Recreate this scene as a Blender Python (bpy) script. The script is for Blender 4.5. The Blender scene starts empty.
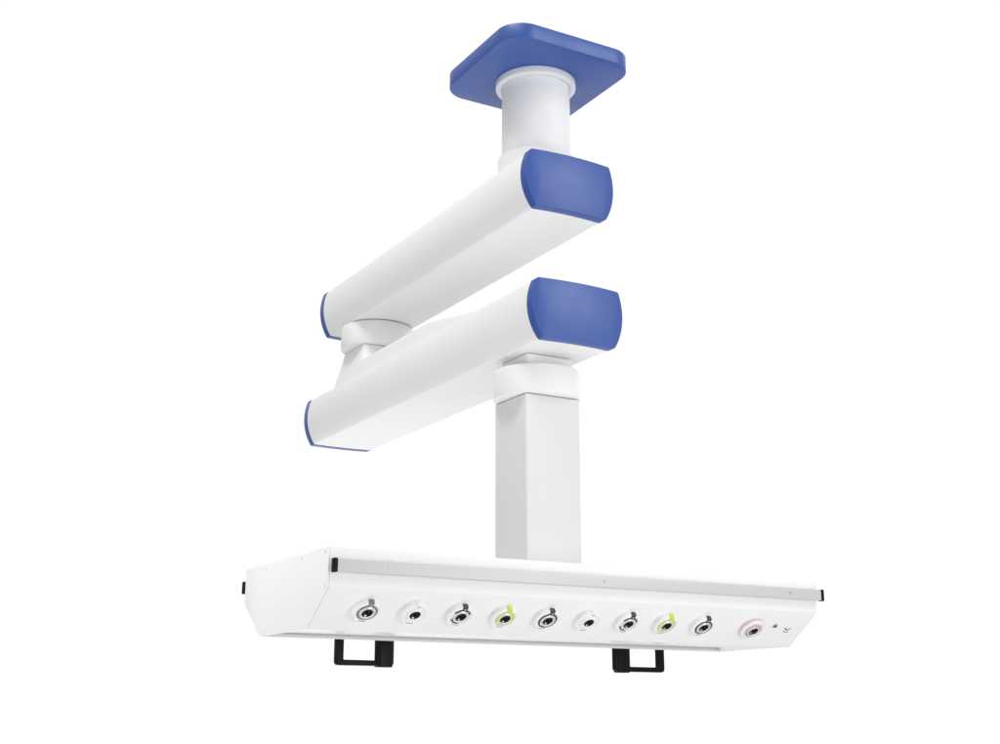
import bpy, bmesh, math
from mathutils import Vector, Matrix

scene = bpy.context.scene
COL = scene.collection
PI = math.pi

# ---------------------------------------------------------------- materials
def new_mat(name, color, rough=0.4, metal=0.0, bump=0.0, bump_scale=400.0, rough_var=0.06,
            tint_var=0.0, spec=0.5, coat=0.0):
    m = bpy.data.materials.new(name)
    m.use_nodes = True
    nt = m.node_tree
    b = nt.nodes['Principled BSDF']
    b.inputs['Base Color'].default_value = (*color, 1)
    b.inputs['Roughness'].default_value = rough
    b.inputs['Metallic'].default_value = metal
    b.inputs['Specular IOR Level'].default_value = spec
    b.inputs['Coat Weight'].default_value = coat
    tc = nt.nodes.new('ShaderNodeTexCoord')
    if rough_var > 0:
        n = nt.nodes.new('ShaderNodeTexNoise')
        n.inputs['Scale'].default_value = 9.0
        n.inputs['Detail'].default_value = 5.0
        mr = nt.nodes.new('ShaderNodeMapRange')
        mr.inputs['From Min'].default_value = 0.3
        mr.inputs['From Max'].default_value = 0.7
        mr.inputs['To Min'].default_value = rough - rough_var
        mr.inputs['To Max'].default_value = rough + rough_var
        nt.links.new(tc.outputs['Object'], n.inputs['Vector'])
        nt.links.new(n.outputs['Fac'], mr.inputs['Value'])
        nt.links.new(mr.outputs['Result'], b.inputs['Roughness'])
    if bump > 0:
        n2 = nt.nodes.new('ShaderNodeTexNoise')
        n2.inputs['Scale'].default_value = bump_scale
        n2.inputs['Detail'].default_value = 2.0
        bp = nt.nodes.new('ShaderNodeBump')
        bp.inputs['Strength'].default_value = bump
        bp.inputs['Distance'].default_value = 0.0006
        nt.links.new(tc.outputs['Object'], n2.inputs['Vector'])
        nt.links.new(n2.outputs['Fac'], bp.inputs['Height'])
        nt.links.new(bp.outputs['Normal'], b.inputs['Normal'])
    return m

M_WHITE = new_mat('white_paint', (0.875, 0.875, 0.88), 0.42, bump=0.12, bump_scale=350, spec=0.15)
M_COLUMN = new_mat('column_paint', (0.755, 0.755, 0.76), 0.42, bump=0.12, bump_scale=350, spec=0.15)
M_PANEL = new_mat('white_panel', (0.915, 0.915, 0.92), 0.36, bump=0.08, bump_scale=350, spec=0.15)
M_BLUE = new_mat('blue_plastic', (0.037, 0.091, 0.345), 0.42, bump=0.1, bump_scale=300, spec=0.6)
M_RAIL = new_mat('satin_rail', (0.61, 0.61, 0.615), 0.5, metal=0.15)
M_BLACK = new_mat('black_plastic', (0.006, 0.006, 0.0065), 0.38, bump=0.2, bump_scale=260, spec=0.12)
M_RING = new_mat('bearing_ring', (0.76, 0.79, 0.81), 0.4, spec=0.3)
M_OUTLET = new_mat('outlet_white', (0.90, 0.90, 0.905), 0.3)
M_STEEL = new_mat('brushed_steel', (0.80, 0.80, 0.81), 0.3, metal=0.4)
M_BORE = new_mat('bore_black', (0.010, 0.010, 0.011), 0.35)
M_GREY = new_mat('mid_grey', (0.20, 0.20, 0.205), 0.4)
M_DARK = new_mat('dark_grey', (0.05, 0.05, 0.055), 0.4)
M_NAVY = new_mat('dark_violet_grey', (0.055, 0.050, 0.085), 0.4)
M_LIME = new_mat('lime_yellow', (0.60, 0.78, 0.07), 0.4)
M_PINK = new_mat('pale_red', (0.74, 0.57, 0.595), 0.35)
M_SEAM_SHADE = new_mat('seam_shade_grey', (0.30, 0.30, 0.305), 0.6)  # grey painted in for the shade inside the joint seams
M_INK = new_mat('grey_ink', (0.10, 0.10, 0.105), 0.5)
M_SCREW = new_mat('screw_steel', (0.50, 0.50, 0.51), 0.35, metal=0.6)

# ---------------------------------------------------------------- mesh helpers
def finish(name, bm, mat, parent=None, loc=None, rot=None, sharp=32.0, label=None):
    bmesh.ops.recalc_face_normals(bm, faces=bm.faces[:])
    me = bpy.data.meshes.new(name)
    bm.to_mesh(me); bm.free()
    for p in me.polygons: p.use_smooth = True
    me.set_sharp_from_angle(angle=math.radians(sharp))
    for mm in (mat if isinstance(mat, (list, tuple)) else [mat]): me.materials.append(mm)
    o = bpy.data.objects.new(name, me)
    COL.objects.link(o)
    if parent is not None: o.parent = parent
    if loc is not None: o.location = loc
    if rot is not None: o.rotation_euler = rot
    if label: o['label'] = label
    return o

def prism(bm, pts, axis_vec, bevel=0.0, segs=2):
    """extrude a closed 3D polygon along axis_vec; optional bevel on all edges"""
    vs = [bm.verts.new(p) for p in pts]
    f = bm.faces.new(vs)
    r = bmesh.ops.extrude_face_region(bm, geom=[f])
    nv = [g for g in r['geom'] if isinstance(g, bmesh.types.BMVert)]
    bmesh.ops.translate(bm, vec=axis_vec, verts=nv)
    return vs, nv

def bevel_all(bm, w, segs=2, min_angle=30):
    bmesh.ops.recalc_face_normals(bm, faces=bm.faces[:])
    es = [e for e in bm.edges if len(e.link_faces) == 2 and e.calc_face_angle(0) > math.radians(min_angle)]
    bmesh.ops.bevel(bm, geom=es, offset=w, offset_type='OFFSET', segments=segs, profile=0.5,
                    affect='EDGES', clamp_overlap=True)

def box(bm, x0, x1, y0, y1, z0, z1, bevel=0.0, segs=2):
    b2 = bmesh.new()
    prism(b2, [(x0, y0, z0), (x1, y0, z0), (x1, y1, z0), (x0, y1, z0)], (0, 0, z1 - z0))
    if bevel > 0: bevel_all(b2, bevel, segs)
    merge(bm, b2)

def merge(bm, b2):
    me = bpy.data.meshes.new('tmp'); b2.to_mesh(me); b2.free()
    bm.from_mesh(me); bpy.data.meshes.remove(me)

def lathe(bm, prof, segs=96, cx=0.0, cy=0.0):
    """prof: list of (r, z); closed with caps where r == 0"""
    rings = []
    for r, z in prof:
        if r <= 1e-7:
            rings.append([bm.verts.new((cx, cy, z))])
        else:
            rings.append([bm.verts.new((cx + r * math.cos(2 * PI * i / segs), cy + r * math.sin(2 * PI * i / segs), z))
                          for i in range(segs)])
    for a, b in zip(rings[:-1], rings[1:]):
        for i in range(segs):
            j = (i + 1) % segs
            if len(a) == 1 and len(b) == 1: continue
            if len(a) == 1: bm.faces.new((a[0], b[i], b[j]))
            elif len(b) == 1: bm.faces.new((a[i], b[0], a[j]))
            else: bm.faces.new((a[i], b[i], b[j], a[j]))

def rounded_square(hx, hy, r, n=10, cx=0.0, cy=0.0):
    pts = []
    for sx, sy, a0 in ((1, 1, 0), (-1, 1, 90), (-1, -1, 180), (1, -1, 270)):
        for i in range(n + 1):
            a = math.radians(a0 + 90.0 * i / n)
            pts.append((cx + sx * (hx - r) + r * math.cos(a), cy + sy * (hy - r) + r * math.sin(a)))
    return pts

# ---------------------------------------------------------------- layout (metres)
X0 = -0.007                       # the shared vertical axis of plate, bearing and support column
L2, D2 = 0.745, 0.2795            # console half length / half depth
TOP, CREASE = 0.1804, 0.0905
BOT_IN = 0.1245                   # how far the sloped panels run in below the crease
A_LOW, A_UP = 0.787, 1.176        # undersides of the two arms
ARM_H = 0.166

root = bpy.data.objects.new('ceiling_pendant', None)
COL.objects.link(root)
root.empty_display_size = 0.2
root.location = (X0, -0.01, 1.70)
root['label'] = 'white ceiling pendant with blue end caps, folded double arm and a gas outlet console'
root['category'] = 'medical pendant'
RL = -Vector(root.location)

def part(name, bm, mat, label=None, sharp=32.0):
    return finish(name, bm, mat, root, RL, None, sharp, label)

def sub(name, bm, mat, parent, label=None, sharp=32.0):
    return finish(name, bm, mat, parent, None, None, sharp, label)

# ---------------------------------------------------------------- ceiling plate
bm = bmesh.new()
prism(bm, [(x, y, 1.662) for x, y in rounded_square(0.215, 0.215, 0.078, 16, X0 - 0.005, -0.018)], (0, 0, 0.047))
bevel_all(bm, 0.0025, 2, 60)
part('ceiling_plate', bm, M_BLUE)

bm = bmesh.new()
lathe(bm, [(0.1025, 1.40), (0.1025, 1.6465), (0, 1.6465)], 128, X0 + 0.002, 0.0)
mast = part('ceiling_column', bm, M_WHITE)
bm = bmesh.new()   # bearing flange between column and plate
lathe(bm, [(0.1035, 1.641), (0.106, 1.6395), (0.117, 1.6405), (0.1205, 1.643), (0.1215, 1.646), (0.1215, 1.6605), (0.0, 1.6605)], 128, X0 + 0.002, 0)
sub('flange', bm, M_RING, mast)
bm = bmesh.new()   # collar on top of the upper arm
lathe(bm, [(0.115, 1.30), (0.115, 1.403), (0.1135, 1.408), (0.110, 1.4105), (0.1015, 1.4125), (0, 1.4125)], 128, X0 + 0.002, 0)
sub('collar', bm, M_WHITE, mast)

# ---------------------------------------------------------------- arms
def barrel(z0, grow=0.0, n=14):
    """closed cross section (x, z): flat bottom and top, bulging sides"""
    hb, ht = 0.1135 + grow, 0.1312 + grow
    zb, zt = -grow, ARM_H + grow
    # circular side through (hb, zb), (0.1470, 0.100), (ht, zt)
    def circ(p, q, r):
        ax, ay = p; bx, by = q; cx, cy = r
        d = 2 * (ax * (by - cy) + bx * (cy - ay) + cx * (ay - by))
        ux = ((ax**2 + ay**2) * (by - cy) + (bx**2 + by**2) * (cy - ay) + (cx**2 + cy**2) * (ay - by)) / d
        uy = ((ax**2 + ay**2) * (cx - bx) + (bx**2 + by**2) * (ax - cx) + (cx**2 + cy**2) * (bx - ax)) / d
        return ux, uy, math.hypot(ax - ux, ay - uy)
    ux, uy, r = circ((hb, zb), (0.1462 + grow, 0.096), (ht, zt))
    a0 = math.atan2(zb - uy, hb - ux); a1 = math.atan2(zt - uy, ht - ux)
    right = [(ux + r * math.cos(a0 + (a1 - a0) * i / n), uy + r * math.sin(a0 + (a1 - a0) * i / n)) for i in range(n + 1)]
    # small round-overs at the four corners come from the bevel
    left = [(-x, z) for x, z in reversed(right)]
    return [(x + X0 - 0.003, z + z0) for x, z in right + left]

def slice_x(b):
    for i in range(-12, 13):
        bmesh.ops.bisect_plane(b, geom=b.verts[:] + b.edges[:] + b.faces[:], plane_co=(X0 - 0.003 + i * 0.0112, 0, 0), plane_no=(1, 0, 0))

def make_arm(z0, y0, y1, label):
    bm = bmesh.new()
    sec = barrel(z0)
    prism(bm, [(x, y0 + 0.002, z) for x, z in sec], (0, y1 - y0 - 0.004, 0))
    # soften the long corner edges only
    bmesh.ops.recalc_face_normals(bm, faces=bm.faces[:])
    es = [e for e in bm.edges if len(e.link_faces) == 2 and e.calc_face_angle(0) > math.radians(30)
          and abs(e.verts[0].co.y - e.verts[1].co.y) > 0.5]
    bmesh.ops.bevel(bm, geom=es, offset=0.0045, segments=4, profile=0.5, affect='EDGES', clamp_overlap=True)
    depth, sag = 0.030, 0.014
    slice_x(bm)
    for v in bm.verts:            # both ends bow outwards in plan
        u = (v.co.x - X0 + 0.003) / 0.148
        v.co.y += sag * (1 - u * u) * (-1 if v.co.y < (y0 + y1) / 2 else 1)
    arm = part('arm', bm, M_WHITE, label, 28)
    for yy, s in ((y0, -1), (y1, 1)):
        b = bmesh.new()
        prism(b, [(x, yy, z) for x, z in barrel(z0, 0.0012)], (0, s * depth, 0))
        bmesh.ops.recalc_face_normals(b, faces=b.faces[:])
        es = [e for e in b.edges if len(e.link_faces) == 2 and e.calc_face_angle(0) > math.radians(30)
              and abs(e.verts[0].co.y - e.verts[1].co.y) > 0.01]
        bmesh.ops.bevel(b, geom=es, offset=0.0045, segments=4, profile=0.5, affect='EDGES', clamp_overlap=True)
        es = [e for e in b.edges if len(e.link_faces) == 2 and e.calc_face_angle(0) > math.radians(50)
              and all(abs(v.co.y - (yy + s * depth)) < 1e-5 for v in e.verts)]
        bmesh.ops.bevel(b, geom=es, offset=0.0014, segments=2, profile=0.5, affect='EDGES', clamp_overlap=True)
        slice_x(b)
        for v in b.verts:
            u = (v.co.x - X0 + 0.003) / 0.148
            v.co.y += s * sag * (1 - u * u)
        sub('end_cap', b, M_BLUE, arm, sharp=28)
    return arm

up_arm = make_arm(A_UP, -0.162, 1.266, 'upper arm, fixed to the ceiling column')
lo_arm = make_arm(A_LOW, -0.192, 1.386, 'lower arm, carrying the support column')

# ---------------------------------------------------------------- pivot between the arms
PY = 1.105
bm = bmesh.new()
lathe(bm, [(0, 1.0885), (0.1235, 1.0885), (0.1265, 1.0900), (0.1285, 1.0935), (0.1285, 1.1690), (0.127, 1.1715), (0.124, 1.1725), (0.110, 1.1725), (0.110, 1.1765), (0, 1.1765)], 128, X0 - 0.003, PY)
piv = part('pivot_collar', bm, M_WHITE)
# square post flaring into a long cover on the lower arm; both share the same leaning flanks
bm = bmesh.new()
xa = X0 - 0.003
lo_t = A_LOW + ARM_H - 0.004
def flank(z):
    f = (1.086 - z) / (1.086 - lo_t)
    return 0.088 + 0.030 * f ** 1.25
secs = []
for z in (1.0860, 1.083, 1.079, 1.074, 1.068, 1.061, 1.053, 1.045, 1.038, 1.030, 1.015, 1.000, 0.985, 0.972, lo_t):
    f = (1.086 - z) / (1.086 - lo_t)
    yb, yf = PY + 0.088 + 0.078 * f ** 0.7, PY - 0.088 - 0.06 * f ** 1.5
    secs.append([bm.verts.new((x, y, z)) for x, y in rounded_square(flank(z), (yb - yf) / 2, 0.010 + 0.050 * f ** 0.7, 12, xa, (yf + yb) / 2)])
for a, b in zip(secs[:-1], secs[1:]):
    n = len(a)
    for i in range(n):
        bm.faces.new((a[i], a[(i + 1) % n], b[(i + 1) % n], b[i]))
bm.faces.new(secs[0]); bm.faces.new(secs[-1][::-1])
post = part('pivot_post', bm, M_WHITE, sharp=30)
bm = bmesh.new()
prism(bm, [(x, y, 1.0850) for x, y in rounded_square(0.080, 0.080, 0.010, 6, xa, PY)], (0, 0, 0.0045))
sub('seam_shade', bm, M_SEAM_SHADE, post)  # insert darkened to draw the shadow line under the pivot collar
bm = bmesh.new()
ztop = 1.023
st = []
for y, z1 in ((PY + 0.01, ztop), (0.50, ztop), (0.485, ztop - 0.0008), (0.47, ztop - 0.0035), (0.09, lo_t + 0.003)):
    ring = []
    for k in range(7):
        z = lo_t + (z1 - lo_t) * k / 6
        ring.append((xa - flank(z) + 0.0004, y, z))
    ring[-1] = (ring[-1][0] + 0.002, y, z1)
    st.append([bm.verts.new(p) for p in ring] + [bm.verts.new((2 * xa - p[0], p[1], p[2])) for p in reversed(ring)])
for a, b in zip(st[:-1], st[1:]):
    n = len(a)
    for i in range(n):
        bm.faces.new((a[i], a[(i + 1) % n], b[(i + 1) % n], b[i]))
bm.faces.new(st[0]); bm.faces.new(st[-1][::-1])
part('arm_cover', bm, M_WHITE, sharp=35)

# ---------------------------------------------------------------- bearing below the lower arm and the support column
bm = bmesh.new()
lathe(bm, [(0, 0.6685), (0.1195, 0.6685), (0.1225, 0.6700), (0.1240, 0.6730), (0.1240, 0.7440), (0.1225, 0.7490), (0.1190, 0.7525), (0.100, 0.7570), (0, 0.7570)], 128, X0 - 0.002, 0)
part('bearing_collar', bm, M_WHITE)
bm = bmesh.new()
prism(bm, [(x, y, 0.752) for x, y in rounded_square(0.074, 0.074, 0.010, 5, X0 - 0.002, 0)], (0, 0, A_LOW - 0.0025 - 0.752))
prism(bm, [(x, y, 0.770) for x, y in rounded_square(0.066, 0.066, 0.010, 5, X0 - 0.002, 0)], (0, 0, A_LOW + 0.001 - 0.770))
part('bearing_neck', bm, M_WHITE)
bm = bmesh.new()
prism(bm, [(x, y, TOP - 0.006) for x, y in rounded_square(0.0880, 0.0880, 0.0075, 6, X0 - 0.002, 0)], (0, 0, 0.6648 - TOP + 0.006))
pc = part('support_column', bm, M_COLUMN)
bm = bmesh.new()   # thin insert, coloured grey as the shadow line between column and bearing
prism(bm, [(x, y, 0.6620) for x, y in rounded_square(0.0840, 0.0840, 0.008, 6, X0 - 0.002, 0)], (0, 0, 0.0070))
sub('seam_shade', bm, M_SEAM_SHADE, pc)

# ---------------------------------------------------------------- console
yb_f, yb_b = -D2 + BOT_IN, D2 - BOT_IN
slope_n = Vector((0, -(CREASE), -BOT_IN)).normalized()        # outward normal of the front sloped panel
slope_u = Vector((0, -BOT_IN, CREASE)).normalized()           # up the slope
t = 0.004
REC = 0.0125                                                  # recess of the underside
dyl = REC * BOT_IN / CREASE
sec = [(-D2, TOP), (-D2, CREASE), (yb_f, 0.0), (yb_f + 0.005, 0.0), (yb_f + 0.005 - dyl, REC),
       (yb_b - 0.005 + dyl, REC), (yb_b - 0.005, 0.0), (yb_b, 0.0), (D2, CREASE), (D2, TOP)]
bm = bmesh.new()
EP = 0.005
prism(bm, [(-L2 + EP, y, z) for y, z in sec], (2 * (L2 - EP), 0, 0))
bmesh.ops.recalc_face_normals(bm, faces=bm.faces[:])
es = [e for e in bm.edges if abs(e.verts[0].co.x - e.verts[1].co.x) > 1 and
      any(abs(e.verts[0].co.y - y) < 1e-4 and abs(e.verts[0].co.z - z) < 1e-4 for y, z in ((-D2, TOP), (-D2, CREASE), (D2, CREASE), (D2, TOP)))]
bmesh.ops.bevel(bm, geom=es, offset=0.0018, segments=3, profile=0.5, affect='EDGES', clamp_overlap=True)
console = part('console', bm, M_PANEL, sharp=25)
outer = [(-D2, TOP), (-D2, CREASE), (yb_f, 0.0), (yb_b, 0.0), (D2, CREASE), (D2, TOP)]
for s in (-1, 1):
    b = bmesh.new()
    g = 0.0008
    xs = s * (L2 - EP + 0.0006)
    cy, cz = 0.0, 0.09
    pts = [(xs, y * 1.002, z) for y, z in outer]
    prism(b, pts, (s * (EP - 0.0006), 0, 0))
    bevel_all(b, 0.0012, 2, 20)
    ep = sub('end_plate', b, M_PANEL, console)

# countersunk screws of the end plate
for (y, z) in ((-0.262, 0.170), (-0.117, 0.170), (0.128, 0.167), (-0.268, 0.090), (0.122, 0.013)):
    b = bmesh.new()
    lathe(b, [(0, 0.0005), (0.0013, 0.0005), (0.0015, 0.0012), (0.0024, 0.0012), (0.0032, 0.0002), (0.0032, -0.002), (0, -0.002)], 20)
    bmesh.ops.transform(b, matrix=Matrix.Translation((-L2, y, z)) @ Matrix.Rotation(-PI / 2, 4, 'Y'), verts=b.verts[:])
    sub('screw', b, M_STEEL, console)

# ---------------------------------------------------------------- equipment rails
def make_rail(s, label):
    b = bmesh.new()
    ya, yb = sorted((s * (D2 + 0.0170), s * (D2 + 0.0310)))
    box(b, -0.7335, 0.7335, ya, yb, 0.1205, 0.1500, 0.0012, 2)
    r = part('equipment_rail', b, M_RAIL, label)
    for e in (-1, 1):
        b = bmesh.new()
        xa_, xb_ = sorted((e * 0.7340, e * 0.7440))
        box(b, xa_, xb_, ya - 0.0012, yb + 0.0012, 0.1190, 0.1515, 0.002, 3)
        sub('rail_end_cap', b, M_BLACK, r)
    for x in (-0.617, -0.004, 0.618):
        b = bmesh.new()
        lathe(b, [(0, 0), (0.009, 0), (0.009, 0.0165), (0, 0.0165)], 24)
        bmesh.ops.transform(b, matrix=Matrix.Translation((x, s * (D2 + 0.0002), 0.1353)) @ Matrix.Rotation(-s * PI / 2, 4, 'X'), verts=b.verts[:])
        sub('spacer', b, M_RAIL, r)
        b = bmesh.new()
        lathe(b, [(0, 0.0002), (0.0016, 0.0002), (0.0018, 0.0011), (0.0036, 0.0009), (0.0042, 0.0002), (0.0042, -0.002), (0, -0.002)], 20)
        bmesh.ops.transform(b, matrix=Matrix.Translation((x, s * (D2 + 0.0310), 0.1365)) @ Matrix.Rotation(-s * PI / 2, 4, 'X'), verts=b.verts[:])
        sub('rail_screw', b, M_SCREW, r)
    return r
make_rail(-1, 'front rail above the gas outlets')
make_rail(1, 'rear rail of the console')

# ---------------------------------------------------------------- gas outlets
SLOPE_ROT = Matrix((Vector((1, 0, 0)), slope_u, slope_n)).transposed().to_euler()
def slope_pt(x, s, off=0.0):
    p = Vector((x, -D2, CREASE)) - slope_u * s + slope_n * off
    return p + RL

def arc_ring(b, r0, r1, z0, z1, a0, a1, n=40):
    """solid partial ring, angles in degrees"""
    prev = None; first = None
    for i in range(n + 1):
        a = math.radians(a0 + (a1 - a0) * i / n)
        c, s = math.cos(a), math.sin(a)
        q = [b.verts.new((r * c, r * s, z)) for r, z in ((r0, z0), (r1, z0), (r1, z1), (r0, z1))]
        if prev:
            for k in range(4):
                b.faces.new((prev[k], prev[(k + 1) % 4], q[(k + 1) % 4], q[k]))
        else: first = q
        prev = q
    b.faces.new(first); b.faces.new(prev[::-1])

def outlet_body():
    b = bmesh.new()
    lathe(b, [(0.0392, -0.002), (0.0396, 0.0), (0.0396, 0.0085), (0.0388, 0.0115), (0.0370, 0.0132), (0.0345, 0.0138),
              (0.0300, 0.0138), (0.0295, 0.0132), (0.0180, 0.0132), (0.0180, -0.002)], 72)
    return b
def key_tab(b, r0, top, z0, z1, w=0.0075):
    box(b, -w, w, r0, top, z0, z1, 0.0008, 1)

def make_outlet(x, s, mat_ring, style, label):
    o = finish('gas_outlet', outlet_body(), M_OUTLET, root, slope_pt(x, s), SLOPE_ROT, 30, label)
    o.scale = (0.87, 0.87, 1.08)
    if style != 'plain':
        b = bmesh.new()
        if style == 'ring':
            arc_ring(b, 0.0242, 0.0288, 0.0120, 0.0150, 0, 359.99, 72)
        else:
            arc_ring(b, 0.0232, 0.0285, 0.0120, 0.0150, 25, 150, 40)
            arc_ring(b, 0.0232, 0.0285, 0.0120, 0.0150, 208, 275, 24)
        key_tab(b, 0.0275, 0.0425, 0.0040, 0.0152)
        col_ = sub('keyed_collar', b, mat_ring, o)
        b = bmesh.new()
        lathe(b, [(0, 0.0160), (0.0024, 0.0160), (0.0028, 0.0150), (0, 0.0150)], 16)
        bmesh.ops.translate(b, vec=(0, 0.0315, 0), verts=b.verts[:])
        for v in b.verts: v.co.z -= 0.0002
        sub('key_pin', b, M_STEEL, o)
    else:
        b = bmesh.new()
        key_tab(b, 0.0300, 0.0420, 0.0040, 0.0142)
        sub('keyed_collar', b, M_OUTLET, o)
        b = bmesh.new()
        box(b, -0.004, 0.004, 0.0300, 0.0325, 0.0135, 0.0147, 0.0003, 1)
        sub('key_mark', b, M_GREY, o)
    # chrome socket
    b = bmesh.new()
    lathe(b, [(0.0240, 0.0125), (0.0240, 0.0152), (0.0218, 0.0172), (0.0178, 0.0172), (0.0158, 0.0158), (0.0157, 0.0020)], 64)
    sub('socket', b, M_STEEL if style != 'plain' else M_OUTLET, o)
    b = bmesh.new()   # valve inside the bore: plunger with a slotted collar
    lathe(b, [(0.0156, 0.0018), (0.0156, 0.0155), (0.0150, 0.0152), (0.0132, 0.0110), (0.0085, 0.0110), (0.0080, 0.0140), (0.0050, 0.0140), (0.0045, 0.0060), (0, 0.0060)], 40)
    sub('valve', b, M_BORE, o)
    b = bmesh.new()
    box(b, -0.0040, 0.0025, -0.0150, -0.0105, 0.0095, 0.0150, 0.0008, 1)
    sub('latch', b, M_STEEL, o)
    b = bmesh.new()   # thin release slot along the lower rim
    arc_ring(b, 0.0352, 0.0368, 0.0118, 0.0140, 248, 284, 14)
    sub('release_slot', b, M_GREY, o)
    return o

kinds = [(M_GREY, 'ring', 'outlet with a mid grey keyed collar'),
         (M_OUTLET, 'plain', 'all white outlet, second from the left'),
         (M_DARK, 'arc', 'outlet with a broken black collar, third from the left'),
         (M_LIME, 'ring', 'outlet with a lime yellow collar left of the column'),
         (M_NAVY, 'ring', 'outlet with a dark violet grey collar under the column'),
         (M_OUTLET, 'plain', 'all white outlet, right of the column'),
         (M_DARK, 'arc', 'outlet with a broken black collar, seventh from the left'),
         (M_LIME, 'ring', 'outlet with a lime yellow collar near the right handle'),
         (M_DARK, 'ring', 'outlet with a closed dark grey collar, right of the lime yellow one')]
for i, (m, st, lb) in enumerate(kinds):
    make_outlet(-0.623 + 0.1244 * i, 0.0690, m, st, lb)

# the last outlet is another type: wide stepped rim with a pale red band and no key
b = bmesh.new()
lathe(b, [(0.0415, -0.002), (0.0420, 0.0), (0.0420, 0.0090), (0.0408, 0.0118), (0.0375, 0.0132), (0.0340, 0.0132), (0.0335, 0.0115), (0.0290, 0.0115), (0.0290, -0.002)], 72)
vo = finish('gas_outlet', b, M_OUTLET, root, slope_pt(0.550, 0.0745), SLOPE_ROT, 30, 'outlet with a pale red band around its rim and no key at the right end')
vo.scale = (0.86, 0.86, 1.05)
b = bmesh.new()
arc_ring(b, 0.0385, 0.0427, 0.0010, 0.0085, 0, 359.99, 72)
sub('colour_band', b, M_PINK, vo)
b = bmesh.new()
lathe(b, [(0.0292, 0.0060), (0.0292, 0.0140), (0.0280, 0.0150), (0.0256, 0.0150), (0.0250, 0.0138), (0.0250, 0.0060)], 72)
sub('rim', b, M_PINK, vo)
b = bmesh.new()
arc_ring(b, 0.0232, 0.0252, 0.0060, 0.0132, 0, 359.99, 60)
sub('groove', b, M_GREY, vo)
b = bmesh.new()
lathe(b, [(0.0232, 0.0060), (0.0232, 0.0165), (0.0215, 0.0178), (0.0178, 0.0178), (0.0160, 0.0162), (0.0157, 0.0020)], 64)
sub('socket', b, M_STEEL, vo)
b = bmesh.new()
lathe(b, [(0.0156, 0.0018), (0.0156, 0.0160), (0.0150, 0.0156), (0.0132, 0.0115), (0.0085, 0.0115), (0.0080, 0.0140), (0.0045, 0.0140), (0.004, 0.006), (0, 0.006)], 40)
sub('valve', b, M_BORE, vo)
b = bmesh.new()
box(b, -0.0050, 0.0005, -0.0130, -0.0085, 0.0100, 0.0152, 0.0008, 1)
sub('latch', b, M_STEEL, vo)

# small earth stud and the printed mark beside it
b = bmesh.new()
lathe(b, [(0.0062, -0.001), (0.0062, 0.0018), (0.0052, 0.0026), (0.0036, 0.0026), (0.0034, 0.0004), (0, 0.0004)], 6)
st = finish('earth_stud', b, M_SCREW, root, slope_pt(0.630, 0.0640), SLOPE_ROT, 30)
st.scale = (1.25, 1.25, 1.25)
b = bmesh.new()
lathe(b, [(0.0034, 0.0006), (0.0034, 0.0040), (0.0026, 0.0046), (0, 0.0046)], 20)
sub('stud_pin', b, M_DARK, st)
b = bmesh.new()
def bar(b, x0, y0, x1, y1, w=0.0011):
    d = Vector((x1 - x0, y1 - y0, 0)); n = Vector((-d.y, d.x, 0)).normalized() * w
    p, q = Vector((x0, y0, 0.0002)), Vector((x1, y1, 0.0002))
    prism(b, [p - n, q - n, q + n, p + n], (0, 0, 0.0006))
bar(b, 0.0, 0.0, -0.0120, 0.0080, 0.0017); bar(b, 0.0, 0.0, 0.0105, 0.0090, 0.0011)
arc_ring(b, 0.0085, 0.0105, 0.0002, 0.0008, 195, 345, 16)
finish('earth_mark', b, M_INK, root, slope_pt(0.6850, 0.0806), SLOPE_ROT, 30)

# ---------------------------------------------------------------- black pull handles under the rear edge
def make_handle(x0, x1, wide_left):
    zb, zt = -0.0655, 0.0015
    yf, yk = 0.166, 0.187
    w, bar_h = 0.0205, 0.0145
    b = bmesh.new()
    r = 0.010
    def q(cx, cz, a0, a1, rad, n=6):
        return [(cx + rad * math.cos(math.radians(a0 + (a1 - a0) * i / n)), cz + rad * math.sin(math.radians(a0 + (a1 - a0) * i / n))) for i in range(n + 1)]
    ri = 0.003
    outl = [(x0, zt)] + q(x0 + r, zb + r, 180, 270, r) + q(x1 - r, zb + r, 270, 360, r) + [(x1, zt), (x1 - w, zt)]
    outl += q(x1 - w - ri, zb + bar_h + ri, 0, -90, ri) + q(x0 + w + ri, zb + bar_h + ri, 270, 180, ri) + [(x0 + w, zt)]
    prism(b, [(x, yf, z) for x, z in outl], (0, yk - yf, 0))
    bevel_all(b, 0.0022, 2, 40)
    for v in b.verts:            # leg tops follow the sloped rear panel
        if v.co.z > -0.004: v.co.z += max(0.0, (v.co.y - 0.160) * 0.727)
    h = part('pull_handle', b, M_BLACK, 'left handle' if not wide_left else 'right handle')
    # thick grip post on the inner leg
    b = bmesh.new()
    xc0, xc1 = (x0 + 0.0125, x0 + 0.0525) if wide_left else (x1 - 0.0525, x1 - 0.0125)
    if wide_left: xc0, xc1 = x0 + 0.004, x0 + 0.050
    else: xc0, xc1 = x1 - 0.050, x1 - 0.004
    pts = [((xc0 + xc1) / 2 + x, 0.1745 + y) for x, y in rounded_square((xc1 - xc0) / 2, 0.0165, 0.010, 6)]
    prism(b, [(x, y, zb - 0.0030) for x, y in pts], (0, 0, zt - zb + 0.003))
    bevel_all(b, 0.0035, 3, 60)
    for v in b.verts:
        if v.co.z > -0.008: v.co.z += max(0.0, (v.co.y - 0.160) * 0.727)
    sub('grip_post', b, M_BLACK, h)
    return h
make_handle(-0.527, -0.361, False)
make_handle(0.360, 0.538, True)

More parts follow.
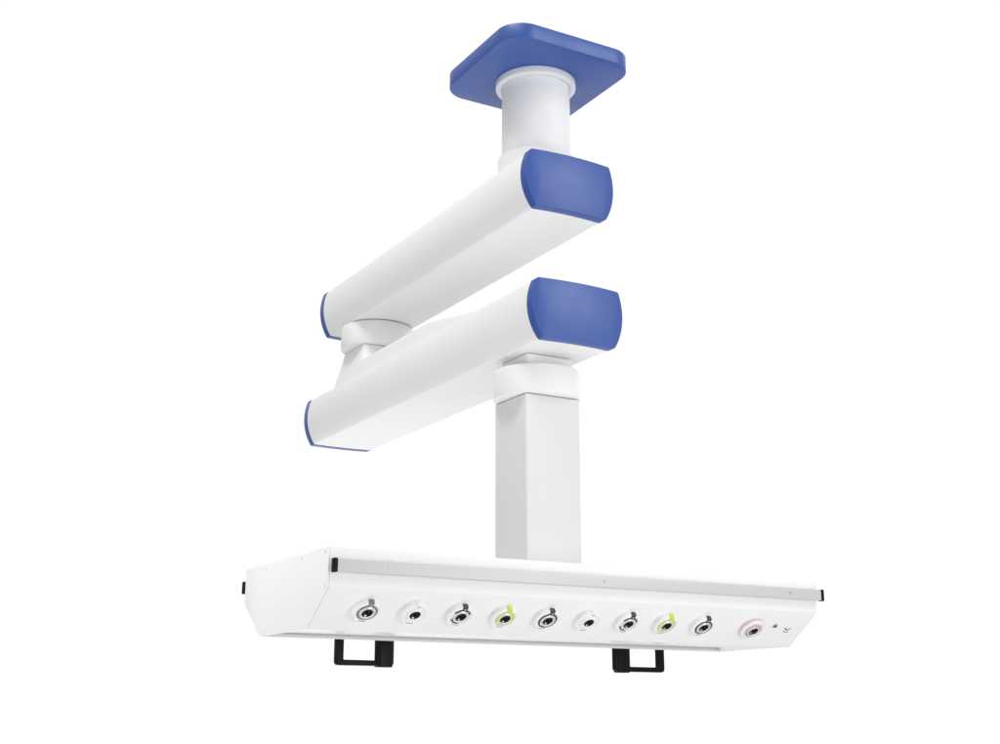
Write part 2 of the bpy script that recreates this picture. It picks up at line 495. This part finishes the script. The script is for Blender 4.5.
# ---------------------------------------------------------------- camera
CAM = Vector((-1.9047, -3.0740, -0.2101))
fwd = Vector((0.483, 0.8365, 0.2588)).normalized()
cam_data = bpy.data.cameras.new('camera')
cam = bpy.data.objects.new('camera', cam_data)
COL.objects.link(cam)
cam.location = CAM
cam.rotation_euler = fwd.to_track_quat('-Z', 'Y').to_euler()
cam_data.sensor_width = 36.0
cam_data.lens = 36.0 * 1.308
cam_data.clip_start = 0.05
cam_data.clip_end = 200
scene.camera = cam

# ---------------------------------------------------------------- light: white background, added world fill and unseen soft lamps
# world light: (direction, cosine where the source starts, cosine where it is full, strength)
LOBES = [
    ((0.483, 0.8365, 0.2588), 0.50, 0.77, 1.03),     # white background behind the pendant
    ((-0.2, -0.3, -0.9), 0.3, 1.0, 0.76),            # fill from below
    ((-0.2, -1.0, 0.0), 0.2, 1.0, 0.12),             # behind the camera
    ((0.3, -0.8, -0.5), 0.4, 1.0, 0.35),             # low front
    ((-0.7, 0.0, 0.7), 0.4, 1.0, 0.74),              # high left
    ((-0.6, -0.2, -0.8), 0.6, 1.0, 0.30),            # low left
    ((0.9, -0.3, 0.1), 0.4, 1.0, 0.48),              # right
]
LAMPS = [  # unseen lamps, added to set how bright each face reads
    ('key_fill', (1.75, -3.35, 2.75), (0, 0, 1.2), (1.7, 2.8), 64),
    ('left_fill', (-2.3, 0.2, -0.35), (-0.7, 0.0, 0.05), 0.8, 11.5),
    ('top_fill', (-2.4, -3.0, 4.4), (-0.1, 0.3, 1.0), 1.6, 20),
    ('high_fill', (-1.9, -0.6, 5.0), (-0.1, 0.5, 1.0), 1.2, 100),
    ('console_fill', (0.3, -2.4, -0.12), (0.0, -0.25, 0.10), 1.0, 14),
    ('under_fill', (0.1, 1.6, -1.1), (-0.05, 0.9, 1.0), 1.2, 13),
]
w = bpy.data.worlds.new('World'); scene.world = w
w.use_nodes = True
nt = w.node_tree
bg = nt.nodes['Background']
tc = nt.nodes.new('ShaderNodeTexCoord')
total = None
for d, c0, c1, k in LOBES:
    dn = nt.nodes.new('ShaderNodeVectorMath'); dn.operation = 'DOT_PRODUCT'
    dn.inputs[1].default_value = Vector(d).normalized()
    nt.links.new(tc.outputs['Generated'], dn.inputs[0])
    mr = nt.nodes.new('ShaderNodeMapRange'); mr.interpolation_type = 'SMOOTHSTEP'
    for kk, v in zip(('From Min', 'From Max', 'To Min', 'To Max'), (c0, c1, 0.0, k)): mr.inputs[kk].default_value = v
    nt.links.new(dn.outputs['Value'], mr.inputs['Value'])
    if total is None: total = mr.outputs['Result']
    else:
        ad = nt.nodes.new('ShaderNodeMath'); ad.operation = 'ADD'
        nt.links.new(total, ad.inputs[0]); nt.links.new(mr.outputs['Result'], ad.inputs[1])
        total = ad.outputs[0]
bg.inputs['Color'].default_value = (1, 1, 1, 1)
nt.links.new(total, bg.inputs['Strength'])

for name, loc, target, size, power in LAMPS:
    d = bpy.data.lights.new(name, 'AREA'); d.energy = power
    if isinstance(size, tuple): d.shape = 'RECTANGLE'; d.size, d.size_y = size
    else: d.shape = 'SQUARE'; d.size = size
    o = bpy.data.objects.new(name, d); COL.objects.link(o)
    o.location = loc
    o.rotation_euler = (Vector(target) - Vector(loc)).to_track_quat('-Z', 'Y').to_euler()

vs = scene.view_settings
vs.view_transform = 'Standard'; vs.look = 'None'; vs.exposure = 0.0; vs.gamma = 1.0
vs.use_curve_mapping = False
